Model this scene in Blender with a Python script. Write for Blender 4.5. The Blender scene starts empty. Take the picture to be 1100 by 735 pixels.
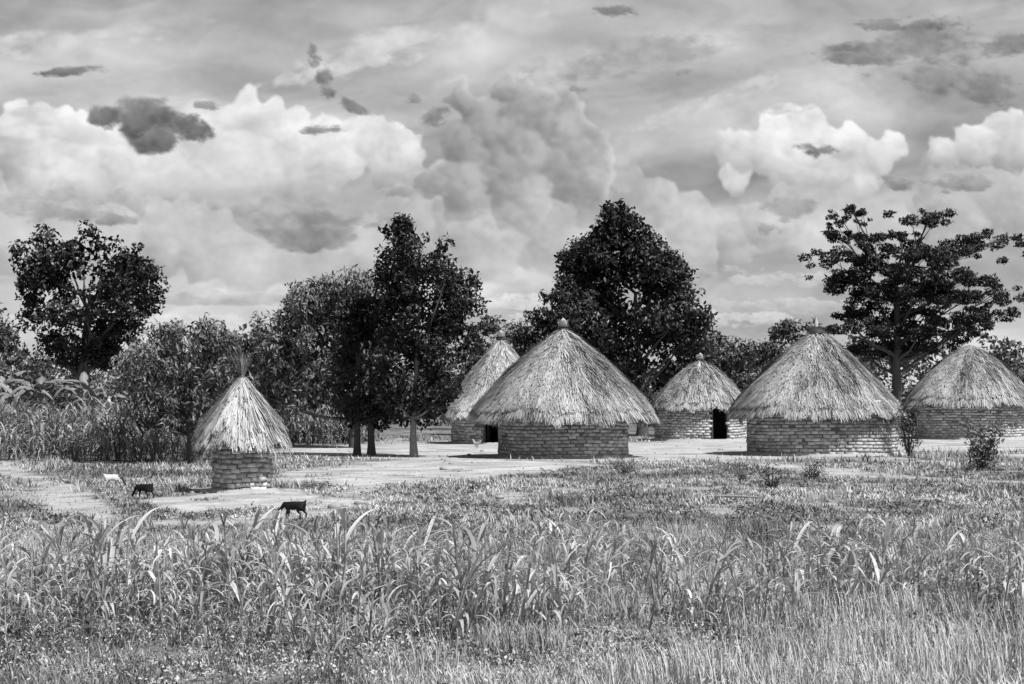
import bpy, math, random
import numpy as np
from mathutils import Vector
random.seed(7)
sc = bpy.context.scene
CAMH = 2.3

# ---------------------------------------------------------------- noise
_T = np.random.default_rng(3).random((256, 256))
def vnoise(x, y):
    xf = np.floor(x); yf = np.floor(y)
    fx = x-xf; fy = y-yf
    xi = xf.astype(np.int32) & 255; yi = yf.astype(np.int32) & 255
    x1 = (xi+1) & 255; y1 = (yi+1) & 255
    fx = fx*fx*(3-2*fx); fy = fy*fy*(3-2*fy)
    a = _T[xi, yi]; b = _T[x1, yi]; c = _T[xi, y1]; d = _T[x1, y1]
    a = a+(b-a)*fx; c = c+(d-c)*fx
    return a+(c-a)*fy
def fbm(x, y, o=5, g=0.5):
    x = np.asarray(x, float); y = np.asarray(y, float)
    s = 0; a = 1; t = 0
    for i in range(o):
        s = s+a*vnoise(x, y); t += a; a *= g
        x, y = x*1.6-y*1.2+17.3, x*1.2+y*1.6+5.1
    return s/t
def sstep(a, b, x):
    t = np.clip((x-a)/(b-a), 0, 1); return t*t*(3-2*t)

# ---------------------------------------------------------------- mesh helpers
def make_mesh(name, V, F, shade=None, mat=None, parent=None, smooth=False):
    V = np.asarray(V, np.float32); F = np.asarray(F, np.int32)
    k = F.shape[1]
    me = bpy.data.meshes.new(name)
    me.vertices.add(len(V)); me.vertices.foreach_set('co', V.ravel())
    me.loops.add(F.size); me.loops.foreach_set('vertex_index', F.ravel())
    me.polygons.add(len(F))
    me.polygons.foreach_set('loop_start', np.arange(0, F.size, k, dtype=np.int32))
    if smooth:
        me.polygons.foreach_set('use_smooth', np.ones(len(F), bool))
    me.update(calc_edges=True)
    if shade is not None:
        at = me.attributes.new('shade', 'FLOAT', 'POINT')
        at.data.foreach_set('value', np.asarray(shade, np.float32).ravel())
    ob = bpy.data.objects.new(name, me); sc.collection.objects.link(ob)
    if mat: me.materials.append(mat)
    if parent: ob.parent = parent
    return ob
def empty(name, loc=(0, 0, 0)):
    e = bpy.data.objects.new(name, None); e.location = loc
    e.empty_display_size = .3
    sc.collection.objects.link(e); return e
class Acc:
    def __init__(s): s.V = []; s.F = []; s.S = []; s.n = 0
    def add(s, V, F, S):
        V = np.asarray(V, float).reshape(-1, 3)
        s.V.append(V); s.F.append(np.asarray(F)+s.n); s.n += len(V)
        S = np.asarray(S, float)
        s.S.append(np.full(len(V), float(S)) if S.ndim == 0 else S.ravel())
    def build(s, name, mat, parent=None, smooth=False):
        return make_mesh(name, np.concatenate(s.V), np.concatenate(s.F), np.concatenate(s.S), mat, parent, smooth)
def replicate(tv, tf, pos, rotz, scale, shade, tshade=None, tilt=None, tiltdir=None):
    tv = np.asarray(tv); tf = np.asarray(tf); N = len(pos)
    sc3 = np.broadcast_to(np.asarray(scale).reshape(N, -1), (N, 3))
    v = tv[None]*sc3[:, None, :]
    c = np.cos(rotz)[:, None]; s = np.sin(rotz)[:, None]
    x = v[..., 0]*c-v[..., 1]*s; y = v[..., 0]*s+v[..., 1]*c; z = v[..., 2]
    if tilt is not None:
        x = x+z*(np.cos(tiltdir)*tilt)[:, None]; y = y+z*(np.sin(tiltdir)*tilt)[:, None]
    V = np.stack([x, y, z], -1)+np.asarray(pos)[:, None, :]
    F = tf[None]+(np.arange(N)*len(tv))[:, None, None]
    S = np.repeat(np.asarray(shade)[:, None], len(tv), 1)
    if tshade is not None: S = S*np.asarray(tshade)[None]
    return V.reshape(-1, 3), F.reshape(-1, tf.shape[1]), S.ravel()

# ---------------------------------------------------------------- materials
def gmat(name, lo, hi, rough=.8, spec=.2, nscale=4., namt=.35, bump=0., bscale=30., trans=0.):
    m = bpy.data.materials.new(name); m.use_nodes = True
    nt = m.node_tree; N = nt.nodes; L = nt.links
    b = N['Principled BSDF']
    at = N.new('ShaderNodeAttribute'); at.attribute_name = 'shade'
    tc = N.new('ShaderNodeTexCoord')
    no = N.new('ShaderNodeTexNoise'); no.inputs['Scale'].default_value = nscale; no.inputs['Detail'].default_value = 4
    L.new(tc.outputs['Object'], no.inputs['Vector'])
    ma = N.new('ShaderNodeMath'); ma.operation = 'MULTIPLY_ADD'
    L.new(no.outputs['Fac'], ma.inputs[0]); ma.inputs[1].default_value = namt*2; 
    sb = N.new('ShaderNodeMath'); sb.operation = 'SUBTRACT'; L.new(at.outputs['Fac'], sb.inputs[0]); sb.inputs[1].default_value = namt
    L.new(sb.outputs[0], ma.inputs[2])
    mr = N.new('ShaderNodeMapRange'); mr.inputs['To Min'].default_value = lo; mr.inputs['To Max'].default_value = hi
    L.new(ma.outputs[0], mr.inputs['Value'])
    L.new(mr.outputs[0], b.inputs['Base Color'])
    b.inputs['Roughness'].default_value = rough
    b.inputs['Specular IOR Level'].default_value = spec
    if bump > 0:
        n2 = N.new('ShaderNodeTexNoise'); n2.inputs['Scale'].default_value = bscale; n2.inputs['Detail'].default_value = 5
        L.new(tc.outputs['Object'], n2.inputs['Vector'])
        bp = N.new('ShaderNodeBump'); bp.inputs['Strength'].default_value = bump; bp.inputs['Distance'].default_value = .03
        L.new(n2.outputs['Fac'], bp.inputs['Height']); L.new(bp.outputs[0], b.inputs['Normal'])
    if trans > 0:
        t = N.new('ShaderNodeBsdfTranslucent'); L.new(mr.outputs[0], t.inputs['Color'])
        mx = N.new('ShaderNodeMixShader'); mx.inputs[0].default_value = trans
        L.new(b.outputs[0], mx.inputs[1]); L.new(t.outputs[0], mx.inputs[2])
        L.new(mx.outputs[0], N['Material Output'].inputs['Surface'])
    return m
M_leafdark = gmat('foliage_dark', .008, .055, .5, .30, .6, .15)
M_leafmid = gmat('foliage_mid', .03, .27, .45, .4, .6, .15)
M_leafgrey = gmat('foliage_distant', .04, .13, .7, .2, .2, .15)
M_bark = gmat('bark', .05, .16, .9, .1, 6, .3, .6, 25)
M_barkpale = gmat('bark_pale', .12, .36, .9, .1, 6, .3, .6, 25)
M_thatch = gmat('thatch_straw', .10, .56, .85, .15, .9, .14)
M_thatchpale = gmat('thatch_straw_pale', .20, .72, .85, .15, .9, .12)
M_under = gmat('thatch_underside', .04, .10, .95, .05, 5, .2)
M_brick = gmat('mud_brick', .26, .74, .92, .08, 7, .25, .5, 60)
M_mortar = gmat('mud_mortar', .12, .30, .95, .05, 5, .3, .5, 40)
M_plinth = gmat('mud_plinth', .3, .5, .95, .05, 5, .3, .4, 30)
M_wood = gmat('dark_wood', .03, .10, .8, .1, 8, .3)
M_maize = gmat('maize_leaf', .15, .80, .55, .35, 1.5, .12, trans=.2)
M_maizeback = gmat('maize_leaf_far', .08, .55, .6, .3, .5, .15)
M_grass = gmat('grass_blades', .08, .66, .65, .25, .8, .15)
M_banana = gmat('banana_leaf', .08, .34, .4, .4, 2, .2)
M_rock = gmat('stone', .2, .5, .9, .1, 8, .3, .6, 20)
M_black = gmat('goat_fur_black', .008, .022, .6, .3, 8, .2)
M_white = gmat('goat_fur_white', .45, .85, .8, .1, 8, .3)
M_pot = gmat('clay_pot', .25, .5, .6, .2, 8, .2)
M_cap = gmat('dark_cap', .02, .06, .6, .2, 8, .2)
def pied_mat():
    m = bpy.data.materials.new('goat_fur_pied'); m.use_nodes = True; N = m.node_tree.nodes; L = m.node_tree.links
    tc = N.new('ShaderNodeTexCoord'); sx = N.new('ShaderNodeSeparateXYZ'); L.new(tc.outputs['Object'], sx.inputs[0])
    no = N.new('ShaderNodeTexNoise'); no.inputs['Scale'].default_value = 4; L.new(tc.outputs['Object'], no.inputs['Vector'])
    ad = N.new('ShaderNodeMath'); ad.operation = 'MULTIPLY_ADD'; L.new(no.outputs['Fac'], ad.inputs[0]); ad.inputs[1].default_value = .5; L.new(sx.outputs['X'], ad.inputs[2])
    mr = N.new('ShaderNodeMapRange'); L.new(ad.outputs[0], mr.inputs[0])
    for i, v in enumerate((.48, .56, .60, .07)): mr.inputs[1+i].default_value = v
    L.new(mr.outputs[0], N['Principled BSDF'].inputs['Base Color']); N['Principled BSDF'].inputs['Roughness'].default_value = .8
    return m
M_pied = pied_mat()
GOATS = [(-3.78, 37.6), (-7.5, 44.2), (-9.05, 49.2)]

# ---------------------------------------------------------------- bare-earth mask
def seg_d(x, y, a, b):
    ax, ay = a; bx, by = b
    t = np.clip(((x-ax)*(bx-ax)+(y-ay)*(by-ay))/((bx-ax)**2+(by-ay)**2), 0, 1)
    return np.hypot(x-ax-t*(bx-ax), y-ay-t*(by-ay))
PATH = [(-16, 68), (-13.4, 58), (-10.6, 50), (-9.3, 45), (-7.9, 40), (-6.7, 36.9), (-5.0, 36.3), (-3.9, 38.2), (-3.4, 43), (-3.4, 50)]
PATHR = [(14, 50.5), (10.6, 53.2), (9.2, 56.5), (8.6, 60), (7, 66)]
ELL = [(2.5, 78, 11.5, 12), (18, 90, 13, 13.5), (-3.4, 57, 2.9, 6.6), (-1.5, 63, 3.8, 5.6), (-5.7, 43.5, 1.75, 4.2), (-5.9, 47.5, 1.3, 1.6),
       (24, 72, 8, 3)]
def bare(x, y):
    n = fbm(x*.55+3, y*.3+8, 5)-.5
    n2 = fbm(x*2.2, y*1.2, 4)-.5
    m = np.zeros_like(x, dtype=float)
    for cx, cy, rx, ry in ELL:
        e = 1-np.sqrt(((x-cx)/rx)**2+((y-cy)/ry)**2)
        m = np.maximum(m, sstep(-.06, .12, e+n*.9*min(1, 2.5/rx)+n2*.45*min(1, 2.5/rx)))
    for pl, w in ((PATH, .40), (PATHR, .6)):
        for a, b in zip(pl[:-1], pl[1:]):
            d = seg_d(x, y, a, b)
            m = np.maximum(m, .9*sstep(.28, -.14, d-w+n*.9+n2*.7))
    # small worn spots in the pasture
    sp = fbm(x*.8+60, y*.45+31, 4)
    m = np.maximum(m, .65*sstep(.60, .70, sp+n2*.25)*sstep(33, 37, y))
    # tufts growing back into the yard
    m = m*(1-.5*sstep(.60, .72, fbm(x*1.3+5, y*.8+90, 4))*sstep(75, 66, y))
    return m
def gz(x, y):
    return (fbm(x*.12, y*.12, 3)-.5)*.10*sstep(120, 60, y)
def near_goat(x, y):
    k = np.zeros(len(x), bool)
    for gx, gy in GOATS: k |= (np.abs(x-gx) < .45) & (y > gy-1.6) & (y < gy+.3)
    return k

# ---------------------------------------------------------------- ground
xs = np.concatenate([-np.geomspace(7000, 32, 26), np.arange(-31, 31.01, .22), np.geomspace(32, 7000, 26)])
ys = np.concatenate([-np.geomspace(4000, 6, 12), np.arange(2, 110, .25), np.geomspace(112, 7000, 30)])
GX, GY = np.meshgrid(xs, ys)
near = (np.abs(GX) < 32) & (GY < 112) & (GY > 0)
GZ = np.where(near, gz(GX, GY), 0)
bm_ = np.where(near, bare(GX, GY), 0)
V = np.stack([GX, GY, GZ], -1).reshape(-1, 3)
nx, ny = len(xs), len(ys)
idx = np.arange(nx*ny).reshape(ny, nx)
F = np.stack([idx[:-1, :-1], idx[:-1, 1:], idx[1:, 1:], idx[1:, :-1]], -1).reshape(-1, 4)
def ground_mat():
    m = bpy.data.materials.new('ground_soil_grass'); m.use_nodes = True
    nt = m.node_tree; N = nt.nodes; L = nt.links; b = N['Principled BSDF']
    at = N.new('ShaderNodeAttribute'); at.attribute_name = 'shade'
    tc = N.new('ShaderNodeTexCoord')
    def noise(s, d=8, dist=0):
        n = N.new('ShaderNodeTexNoise'); n.inputs['Scale'].default_value = s; n.inputs['Detail'].default_value = d
        n.inputs['Distortion'].default_value = dist
        L.new(tc.outputs['Object'], n.inputs['Vector']); return n
    def mr(src, a, b_, c, d):
        r = N.new('ShaderNodeMapRange'); L.new(src, r.inputs[0])
        for i, v in enumerate((a, b_, c, d)): r.inputs[1+i].default_value = v
        return r.outputs[0]
    g1 = mr(noise(.9, 10, .5).outputs['Fac'], .3, .7, .08, .30)
    g2 = mr(noise(14, 6).outputs['Fac'], .3, .7, .6, 1.4)
    mu = N.new('ShaderNodeMath'); mu.operation = 'MULTIPLY'; L.new(g1, mu.inputs[0]); L.new(g2, mu.inputs[1])
    s1 = mr(noise(.7, 12, .6).outputs['Fac'], .32, .66, .31, .58)
    s2 = mr(noise(7, 10).outputs['Fac'], .3, .7, .76, 1.14)
    ms = N.new('ShaderNodeMath'); ms.operation = 'MULTIPLY'; L.new(s1, ms.inputs[0]); L.new(s2, ms.inputs[1])
    mx = N.new('ShaderNodeMix'); mx.data_type = 'FLOAT'
    L.new(at.outputs['Fac'], mx.inputs['Factor']); L.new(mu.outputs[0], mx.inputs['A']); L.new(ms.outputs[0], mx.inputs['B'])
    L.new(mx.outputs['Result'], b.inputs['Base Color'])
    b.inputs['Roughness'].default_value = .95; b.inputs['Specular IOR Level'].default_value = .05
    bp = N.new('ShaderNodeBump'); bp.inputs['Strength'].default_value = .7; bp.inputs['Distance'].default_value = .06
    L.new(noise(8, 10).outputs['Fac'], bp.inputs['Height']); L.new(bp.outputs[0], b.inputs['Normal'])
    return m
make_mesh('ground', V, F, bm_.ravel(), ground_mat(), smooth=True)

# ---------------------------------------------------------------- sky backdrop with clouds
def blur(A, s):
    r = max(1, int(2.5*s)); k = np.exp(-.5*(np.arange(-r, r+1)/s)**2); k /= k.sum()
    P = np.pad(A, r, mode='edge'); B = sum(k[i]*P[i:i+A.shape[0], :] for i in range(2*r+1))
    return sum(k[i]*B[:, i:i+A.shape[1]] for i in range(2*r+1))
def build_sky():
    st = 1.4
    ax = np.arange(-380, 1480, st); ay = np.arange(-260, 432, st)
    X, Y = np.meshgrid(ax, ay)
    w1 = fbm(X/160, Y/90, 4)-.5; w2 = fbm(X/140+40, Y/80+9, 4)-.5
    fine = fbm(X/11, Y/9, 4)-.5; midn = fbm(X/38+7, Y/26+3, 5)-.5
    C = np.interp(Y, [-330, 0, 120, 230, 300, 350, 430], [.58, .70, .73, .72, .75, .80, .84])
    st1 = fbm((X+Y*1.2)/330+w1*.8, (Y+X*.18)/55+w2*1.6, 6, .52)-.5
    C = C+st1*.40
    st2 = fbm((X-Y*.8)/120+w2*1.2+9, Y/45+w1*1.5+4, 5)-.5
    C = C+st2*.22+fine*.03+midn*.06
    C += .07*np.exp(-((X-200)/260)**2-((Y-30)/60)**2)
    def wispy(cx, cy, rx, ry, tone, k=1., a=1., ang=0, soft=.7, lit=.08, fs=.8, m=1.9):
        R_ = max(rx, ry)*m
        i0 = max(0, int((cy-R_-ay[0])/st)); i1 = min(len(ay), int((cy+R_-ay[0])/st)+1)
        j0 = max(0, int((cx-R_-ax[0])/st)); j1 = min(len(ax), int((cx+R_-ax[0])/st)+1)
        if i1 <= i0 or j1 <= j0: return
        x0 = X[i0:i1, j0:j1]; y0 = Y[i0:i1, j0:j1]; c0 = C[i0:i1, j0:j1]
        ca, sa = math.cos(ang), math.sin(ang)
        dx = x0-cx; dy = y0-cy
        x = dx*ca+dy*sa; y = -dx*sa+dy*ca
        f = fs*max(10, min(rx, ry)*1.0); fx = min(f*2.2, rx*.7) if rx > ry else f
        n = (fbm(x/fx+cx*.13, y/f+cy*.17, 6, .58)-.5)*3.2
        nb = (np.abs(fbm(x/(fx*.6)+cx, y/(f*.6)+3, 4)-.5)*6-.6)
        dens = 1-1.25*((x/rx)**2+(y/ry)**2)+n*k+nb*.22*k
        al = sstep(0, soft, dens)*a
        n2 = fine[i0:i1, j0:j1]+midn[i0:i1, j0:j1]
        t = tone+lit*sstep(1.1, .2, dens)+n2*.16+lit*.9*np.clip(-y/ry, -1, 1)
        C[i0:i1, j0:j1] = c0*(1-al)+t*al
    def cumulus(seeds, hi, lo, gen=(9, 6, 5), fade=None, soft=1.0, amax=1., warp=8, Lt=(.30, -.72, .62), ratio=(.30, .56), seed=1, grad=0., nz=.16, veil=.4, big=.45, rim=.0):
        nonlocal C
        r_ = np.random.default_rng(seed)
        wx = (fbm(X/30+seed, Y/30, 4)-.5)*warp*2.6+(fbm(X/8, Y/8+seed, 3)-.5)*warp*.9
        wy = (fbm(X/30+50, Y/30+seed, 4)-.5)*warp*2.6+(fbm(X/8+9, Y/8+seed, 3)-.5)*warp*.9
        XW = X+wx; YW = Y+wy
        Z = np.full(X.shape, -1e9); S = np.zeros(X.shape)
        L = np.array(Lt)/np.linalg.norm(Lt)
        blobs = []
        def rec(c, r, lev, pn):
            blobs.append((c, r, pn))
            if lev >= len(gen) or r < 3.5: return
            for _ in range(gen[lev]):
                d = r_.normal(size=3); d[2] = abs(d[2])*.9; d[1] -= .35
                d /= np.linalg.norm(d)
                rr = r*r_.uniform(*ratio)
                rec(c+d*r*.82, rr, lev+1, d if pn is None else (pn+d)/max(1e-6, np.linalg.norm(pn+d)))
        for (cx, cy, r) in seeds: rec(np.array([cx, cy, r_.uniform(-.2, .2)*r]), r, 0, None)
        for c, r, pn in blobs:
            m = warp*1.7+r
            i0 = int((c[1]-m-ay[0])/st); i1 = int((c[1]+m-ay[0])/st)+2
            j0 = int((c[0]-m-ax[0])/st); j1 = int((c[0]+m-ax[0])/st)+2
            i0 = max(0, i0); j0 = max(0, j0); i1 = min(len(ay), i1); j1 = min(len(ax), j1)
            if i1 <= i0 or j1 <= j0: continue
            dx = XW[i0:i1, j0:j1]-c[0]; dy = YW[i0:i1, j0:j1]-c[1]
            q = r*r-dx*dx-dy*dy; ok = q > 0
            h = np.sqrt(np.where(ok, q, 0)); z = c[2]+h
            ok &= z > Z[i0:i1, j0:j1]
            s = (dx*L[0]+dy*L[1]+h*L[2])/r
            if pn is not None: s = s*(1-big-.1)+(big+.1)*float(pn @ L)
            Z[i0:i1, j0:j1] = np.where(ok, z, Z[i0:i1, j0:j1]); S[i0:i1, j0:j1] = np.where(ok, s, S[i0:i1, j0:j1])
        cov = (Z > -1e8).astype(float)
        S = np.where(cov > 0, S, 0)
        cb = blur(cov, soft*1.6)
        sb = blur(S*cov, 1.3)/np.maximum(blur(cov, 1.3), 1e-3)
        sb = (1-big)*sb+big*blur(S*cov, 7)/np.maximum(blur(cov, 7), 1e-3)
        al = sstep(.2, .9, cb+fine*.6*(cb < .98))*amax
        t = lo+(hi-lo)*np.clip(sb*.75+.3, 0, 1.05)+fine*.07+midn*nz
        if rim: t = t+rim*sstep(.98, .5, blur(cov, 6))
        if fade:
            y0, y1 = fade
            fn = (fbm(X/80, Y/30+seed, 5)-.5)*90
            al = al*sstep(y1, y0, Y+fn)
            t = t-grad*sstep(y0-90, y1, Y+fn)
        if veil > 0:
            v = sstep(.50, .72, fbm((X+seed*31)/110, (Y-seed*7)/34+w1, 5))
            al = al*(1-veil*v)
        C = C*(1-al)+t*al
    wispy(1010, 45, 160, 26, .50, 1., .9, -.05); wispy(1060, 92, 130, 20, .55, 1., .8, .1); wispy(925, 62, 60, 9, .53, 1., .8, .05); wispy(980, 25, 70, 10, .50, 1., .7, .0)
    wispy(1000, 70, 190, 50, .62, .8, .55, -.03, 1.6, .02)
    wispy(760, 110, 120, 12, .86, 1., .6, -.35, 1.2, 0); wispy(690, 60, 130, 25, .62, 1., .6, -.1, 1.2, 0)
    wispy(420, 50, 160, 22, .88, 1., .7, -.25, 1.2, 0); wispy(560, 75, 110, 14, .84, 1., .5, -.15, 1.2, 0); wispy(90, 40, 150, 18, .86, 1., .6, -.1, 1.2, 0)
    wispy(-150, 60, 160, 30, .55, .8, .7); wispy(1300, 10, 180, 30, .5, .8, .8)
    cumulus([(-300, 190, 70), (-190, 170, 60), (-60, 165, 55), (20, 158, 36), (70, 160, 40), (130, 170, 38), (200, 155, 40), (255, 150, 38), (300, 157, 38), (350, 165, 36),
             (395, 157, 24), (418, 172, 30), (445, 186, 20), (60, 190, 50), (250, 185, 50), (330, 190, 40), (160, 190, 45)], .96, .66, fade=(185, 235), seed=5, grad=.05, warp=11, veil=.55, nz=.2)
    cumulus([(800, 165, 22), (830, 160, 30), (865, 148, 28), (905, 158, 25), (945, 175, 26), (790, 190, 20), (870, 185, 38), (920, 195, 32),
             (1010, 170, 20), (1050, 160, 22), (1090, 152, 28), (1130, 160, 40), (1200, 165, 50), (1290, 180, 50), (1400, 170, 60)], .98, .68, fade=(200, 240), seed=9, grad=.08, veil=.25, warp=10)
    wispy(60, 215, 120, 16, .70, 1., .8, 0, .9, .03); wispy(260, 222, 150, 14, .70, 1., .8, 0, .9, .03)
    cumulus([(-200, 280, 50), (-100, 260, 50), (10, 262, 38), (60, 255, 32), (120, 262, 36), (175, 252, 34), (205, 238, 22), (230, 265, 34), (270, 290, 30), (330, 285, 35), (400, 275, 35), (450, 262, 40)],
            .83, .60, fade=(280, 345), seed=13, grad=-.06, amax=.85)
    cumulus([(660, 200, 34), (700, 230, 36), (740, 250, 34), (620, 215, 40), (560, 235, 44), (500, 240, 40), (455, 245, 30), (600, 262, 40), (680, 268, 38), (740, 280, 30), (520, 265, 36)],
            .80, .57, fade=(255, 335), seed=19, grad=-.10, Lt=(.5, -.65, .45), veil=.15, nz=.16, big=.4, warp=12, amax=.92)
    cumulus([(497, 106, 16), (514, 130, 24), (505, 162, 28), (470, 192, 20), (554, 104, 18), (572, 128, 30), (612, 142, 28), (640, 158, 20), (556, 176, 42), (620, 186, 36), (500, 205, 32), (560, 212, 36)],
            .76, .46, gen=(8, 6, 4), fade=(200, 290), seed=17, grad=-.13, Lt=(.6, -.6, .42), veil=.05, nz=.14, big=.36, warp=11, ratio=(.26, .60), rim=.08)
    cumulus([(820, 240, 26), (850, 215, 20), (870, 235, 28), (905, 222, 22), (935, 245, 26), (790, 260, 22), (880, 262, 34), (960, 262, 28), (1010, 215, 26), (1060, 210, 26), (1100, 220, 32),
             (1030, 240, 32), (1150, 230, 40), (1240, 240, 50), (1350, 250, 50)], .78, .56, fade=(255, 320), seed=23, grad=-.12, amax=.95, veil=.15, warp=10)
    wispy(152, 134, 60, 32, .45, .8, 1., .08, .7, .10)
    wispy(110, 122, 24, 18, .46, .8, 1., 0, .7, .08); wispy(203, 138, 30, 20, .47, .8, 1., 0, .7); wispy(165, 152, 34, 20, .45, .6, 1., 0, .7)
    wispy(78, 75, 44, 7, .50, .8, .95, -.05, .9)
    wispy(336, 60, 11, 18, .50, .6, .95, -.3, .9); wispy(347, 82, 12, 15, .50, .6, .95, 0, .9); wispy(352, 98, 10, 8, .5, .6, .9)
    wispy(378, 113, 26, 8, .54, .9, .9, .5, .9); wispy(345, 139, 28, 7, .52, .9, .9, 0, .9)
    wispy(460, 122, 28, 16, .54, 1., .9, -.3, .9); wispy(445, 106, 15, 8, .56, 1., .8)
    wispy(333, 248, 72, 24, .58, .6, .95, 0, .5, .05); wispy(430, 240, 40, 12, .64, 1, .8); wispy(60, 228, 70, 16, .66, 1, .8); wispy(125, 236, 26, 8, .60, 1, .8)
    wispy(665, 10, 30, 9, .54, 1., .9, .1, .9); wispy(735, 75, 14, 6, .58, 1., .8); wispy(620, 95, 12, 6, .6, 1, .7)
    wispy(878, 161, 28, 9, .54, .8, .95, .1, .9); wispy(962, 195, 24, 9, .56, .8, .9, .2); wispy(845, 222, 34, 16, .62, 1, .7); wispy(828, 245, 20, 12, .62, 1, .7)
    wispy(1030, 196, 50, 12, .62, 1, .8); wispy(840, 118, 60, 7, .72, 1, .6, -.1); wispy(225, 112, 20, 6, .6, 1, .7); wispy(430, 205, 24, 8, .66, 1, .7)
    wispy(700, 290, 120, 12, .72, 1, .7); wispy(230, 320, 160, 10, .72, 1, .6); wispy(540, 325, 120, 9, .86, 1, .7); wispy(900, 300, 160, 9, .80, 1, .5)
    wispy(850, 330, 200, 10, .76, 1, .6); wispy(120, 345, 200, 10, .86, 1, .6); wispy(700, 345, 200, 12, .84, 1, .6)
    C = np.clip(C, .3, .985)
    lin = np.where(C <= .04045, C/12.92, ((C+.055)/1.055)**2.4)
    RR = 3200.
    u = (X-550)/2327; v = (415-Y)/2327
    f = RR/np.sqrt(1+u*u)
    V = np.stack([u*f, f, CAMH+v*f], -1).reshape(-1, 3)
    h, w = X.shape; idx = np.arange(h*w).reshape(h, w)
    F = np.stack([idx[:-1, :-1], idx[:-1, 1:], idx[1:, 1:], idx[1:, :-1]], -1).reshape(-1, 4)
    m = bpy.data.materials.new('cloudy_sky'); m.use_nodes = True
    N = m.node_tree.nodes; L = m.node_tree.links
    for n in list(N): N.remove(n)
    o = N.new('ShaderNodeOutputMaterial'); e = N.new('ShaderNodeEmission'); a = N.new('ShaderNodeAttribute'); a.attribute_name = 'shade'
    L.new(a.outputs['Fac'], e.inputs['Color']); L.new(e.outputs[0], o.inputs['Surface'])
    try: m.cycles.emission_sampling = 'NONE'
    except Exception: pass
    make_mesh('sky', V, F, lin.ravel(), m)
build_sky()

# ---------------------------------------------------------------- tubes
def tube(acc, pts, rad, shade=.5, n=7):
    pts = np.asarray(pts, float); K = len(pts)
    T = np.gradient(pts, axis=0); T /= np.linalg.norm(T, axis=1)[:, None]+1e-9
    ref = np.array([.3, 1, .1]) if abs(T[0, 2]) > .7 else np.array([0, 0, 1.])
    A = np.cross(T, ref); A /= np.linalg.norm(A, axis=1)[:, None]+1e-9
    B = np.cross(T, A)
    th = np.linspace(0, 2*np.pi, n, endpoint=False)
    r = np.asarray(rad)[:, None, None]
    V = pts[:, None]+r*(np.cos(th)[None, :, None]*A[:, None]+np.sin(th)[None, :, None]*B[:, None])
    F = []
    for i in range(K-1):
        for j in range(n):
            a = i*n+j; b = i*n+(j+1) % n
            F.append((a, b, b+n, a+n))
    acc.add(V.reshape(-1, 3), F, shade)

# ---------------------------------------------------------------- foliage
def leaves(acc, P, outward, size, R, shade, aspect=.42, droop=.5):
    N = len(P)
    d = outward*.4+R.normal(size=(N, 3))*.7; d[:, 2] -= droop*R.random(N)
    d /= np.linalg.norm(d, axis=1)[:, None]+1e-9
    up = R.normal(size=(N, 3))*.5+outward*.5+np.array([0, 0, .7])
    s = np.cross(d, up); s /= np.linalg.norm(s, axis=1)[:, None]+1e-9
    nn = np.cross(s, d)
    L = (size*R.uniform(.6, 1.3, N))[:, None]; W = L*aspect
    P = P-d*L*.5
    v0 = P; v1 = P+d*L*.5+s*W*.5+nn*W*.12; v2 = P+d*L-nn*L*.12; v3 = P+d*L*.5-s*W*.5+nn*W*.12
    V = np.stack([v0, v1, v2, v3], 1).reshape(-1, 3)
    b = np.arange(N)[:, None]*4
    F = np.concatenate([b+[0, 1, 2], b+[0, 2, 3]], 1).reshape(-1, 3)
    acc.add(V, F, np.repeat(shade, 4))
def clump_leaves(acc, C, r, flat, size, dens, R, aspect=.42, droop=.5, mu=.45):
    for c, rr in zip(C, r):
        n = int(dens*rr*rr*R.uniform(.7, 1.2))
        d = R.normal(size=(n, 3)); d /= np.linalg.norm(d, axis=1)[:, None]
        rad = rr*(.55+.45*R.random(n)**.6)
        ph = R.uniform(0, 6, 3)
        rad *= 1+.30*np.sin(d[:, 0]*4+ph[0])*np.sin(d[:, 1]*4+ph[1])+.15*np.sin(d[:, 2]*6+ph[2])
        P = c+d*rad[:, None]*np.array([1, 1, flat])
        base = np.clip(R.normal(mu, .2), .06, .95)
        sh = np.clip(base+R.normal(0, .17, n)+.25*d[:, 2], .02, 1)  # upward-facing side of each clump lightened: top light put into leaf colour
        leaves(acc, P, d, size, R, sh, aspect, droop)
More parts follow.
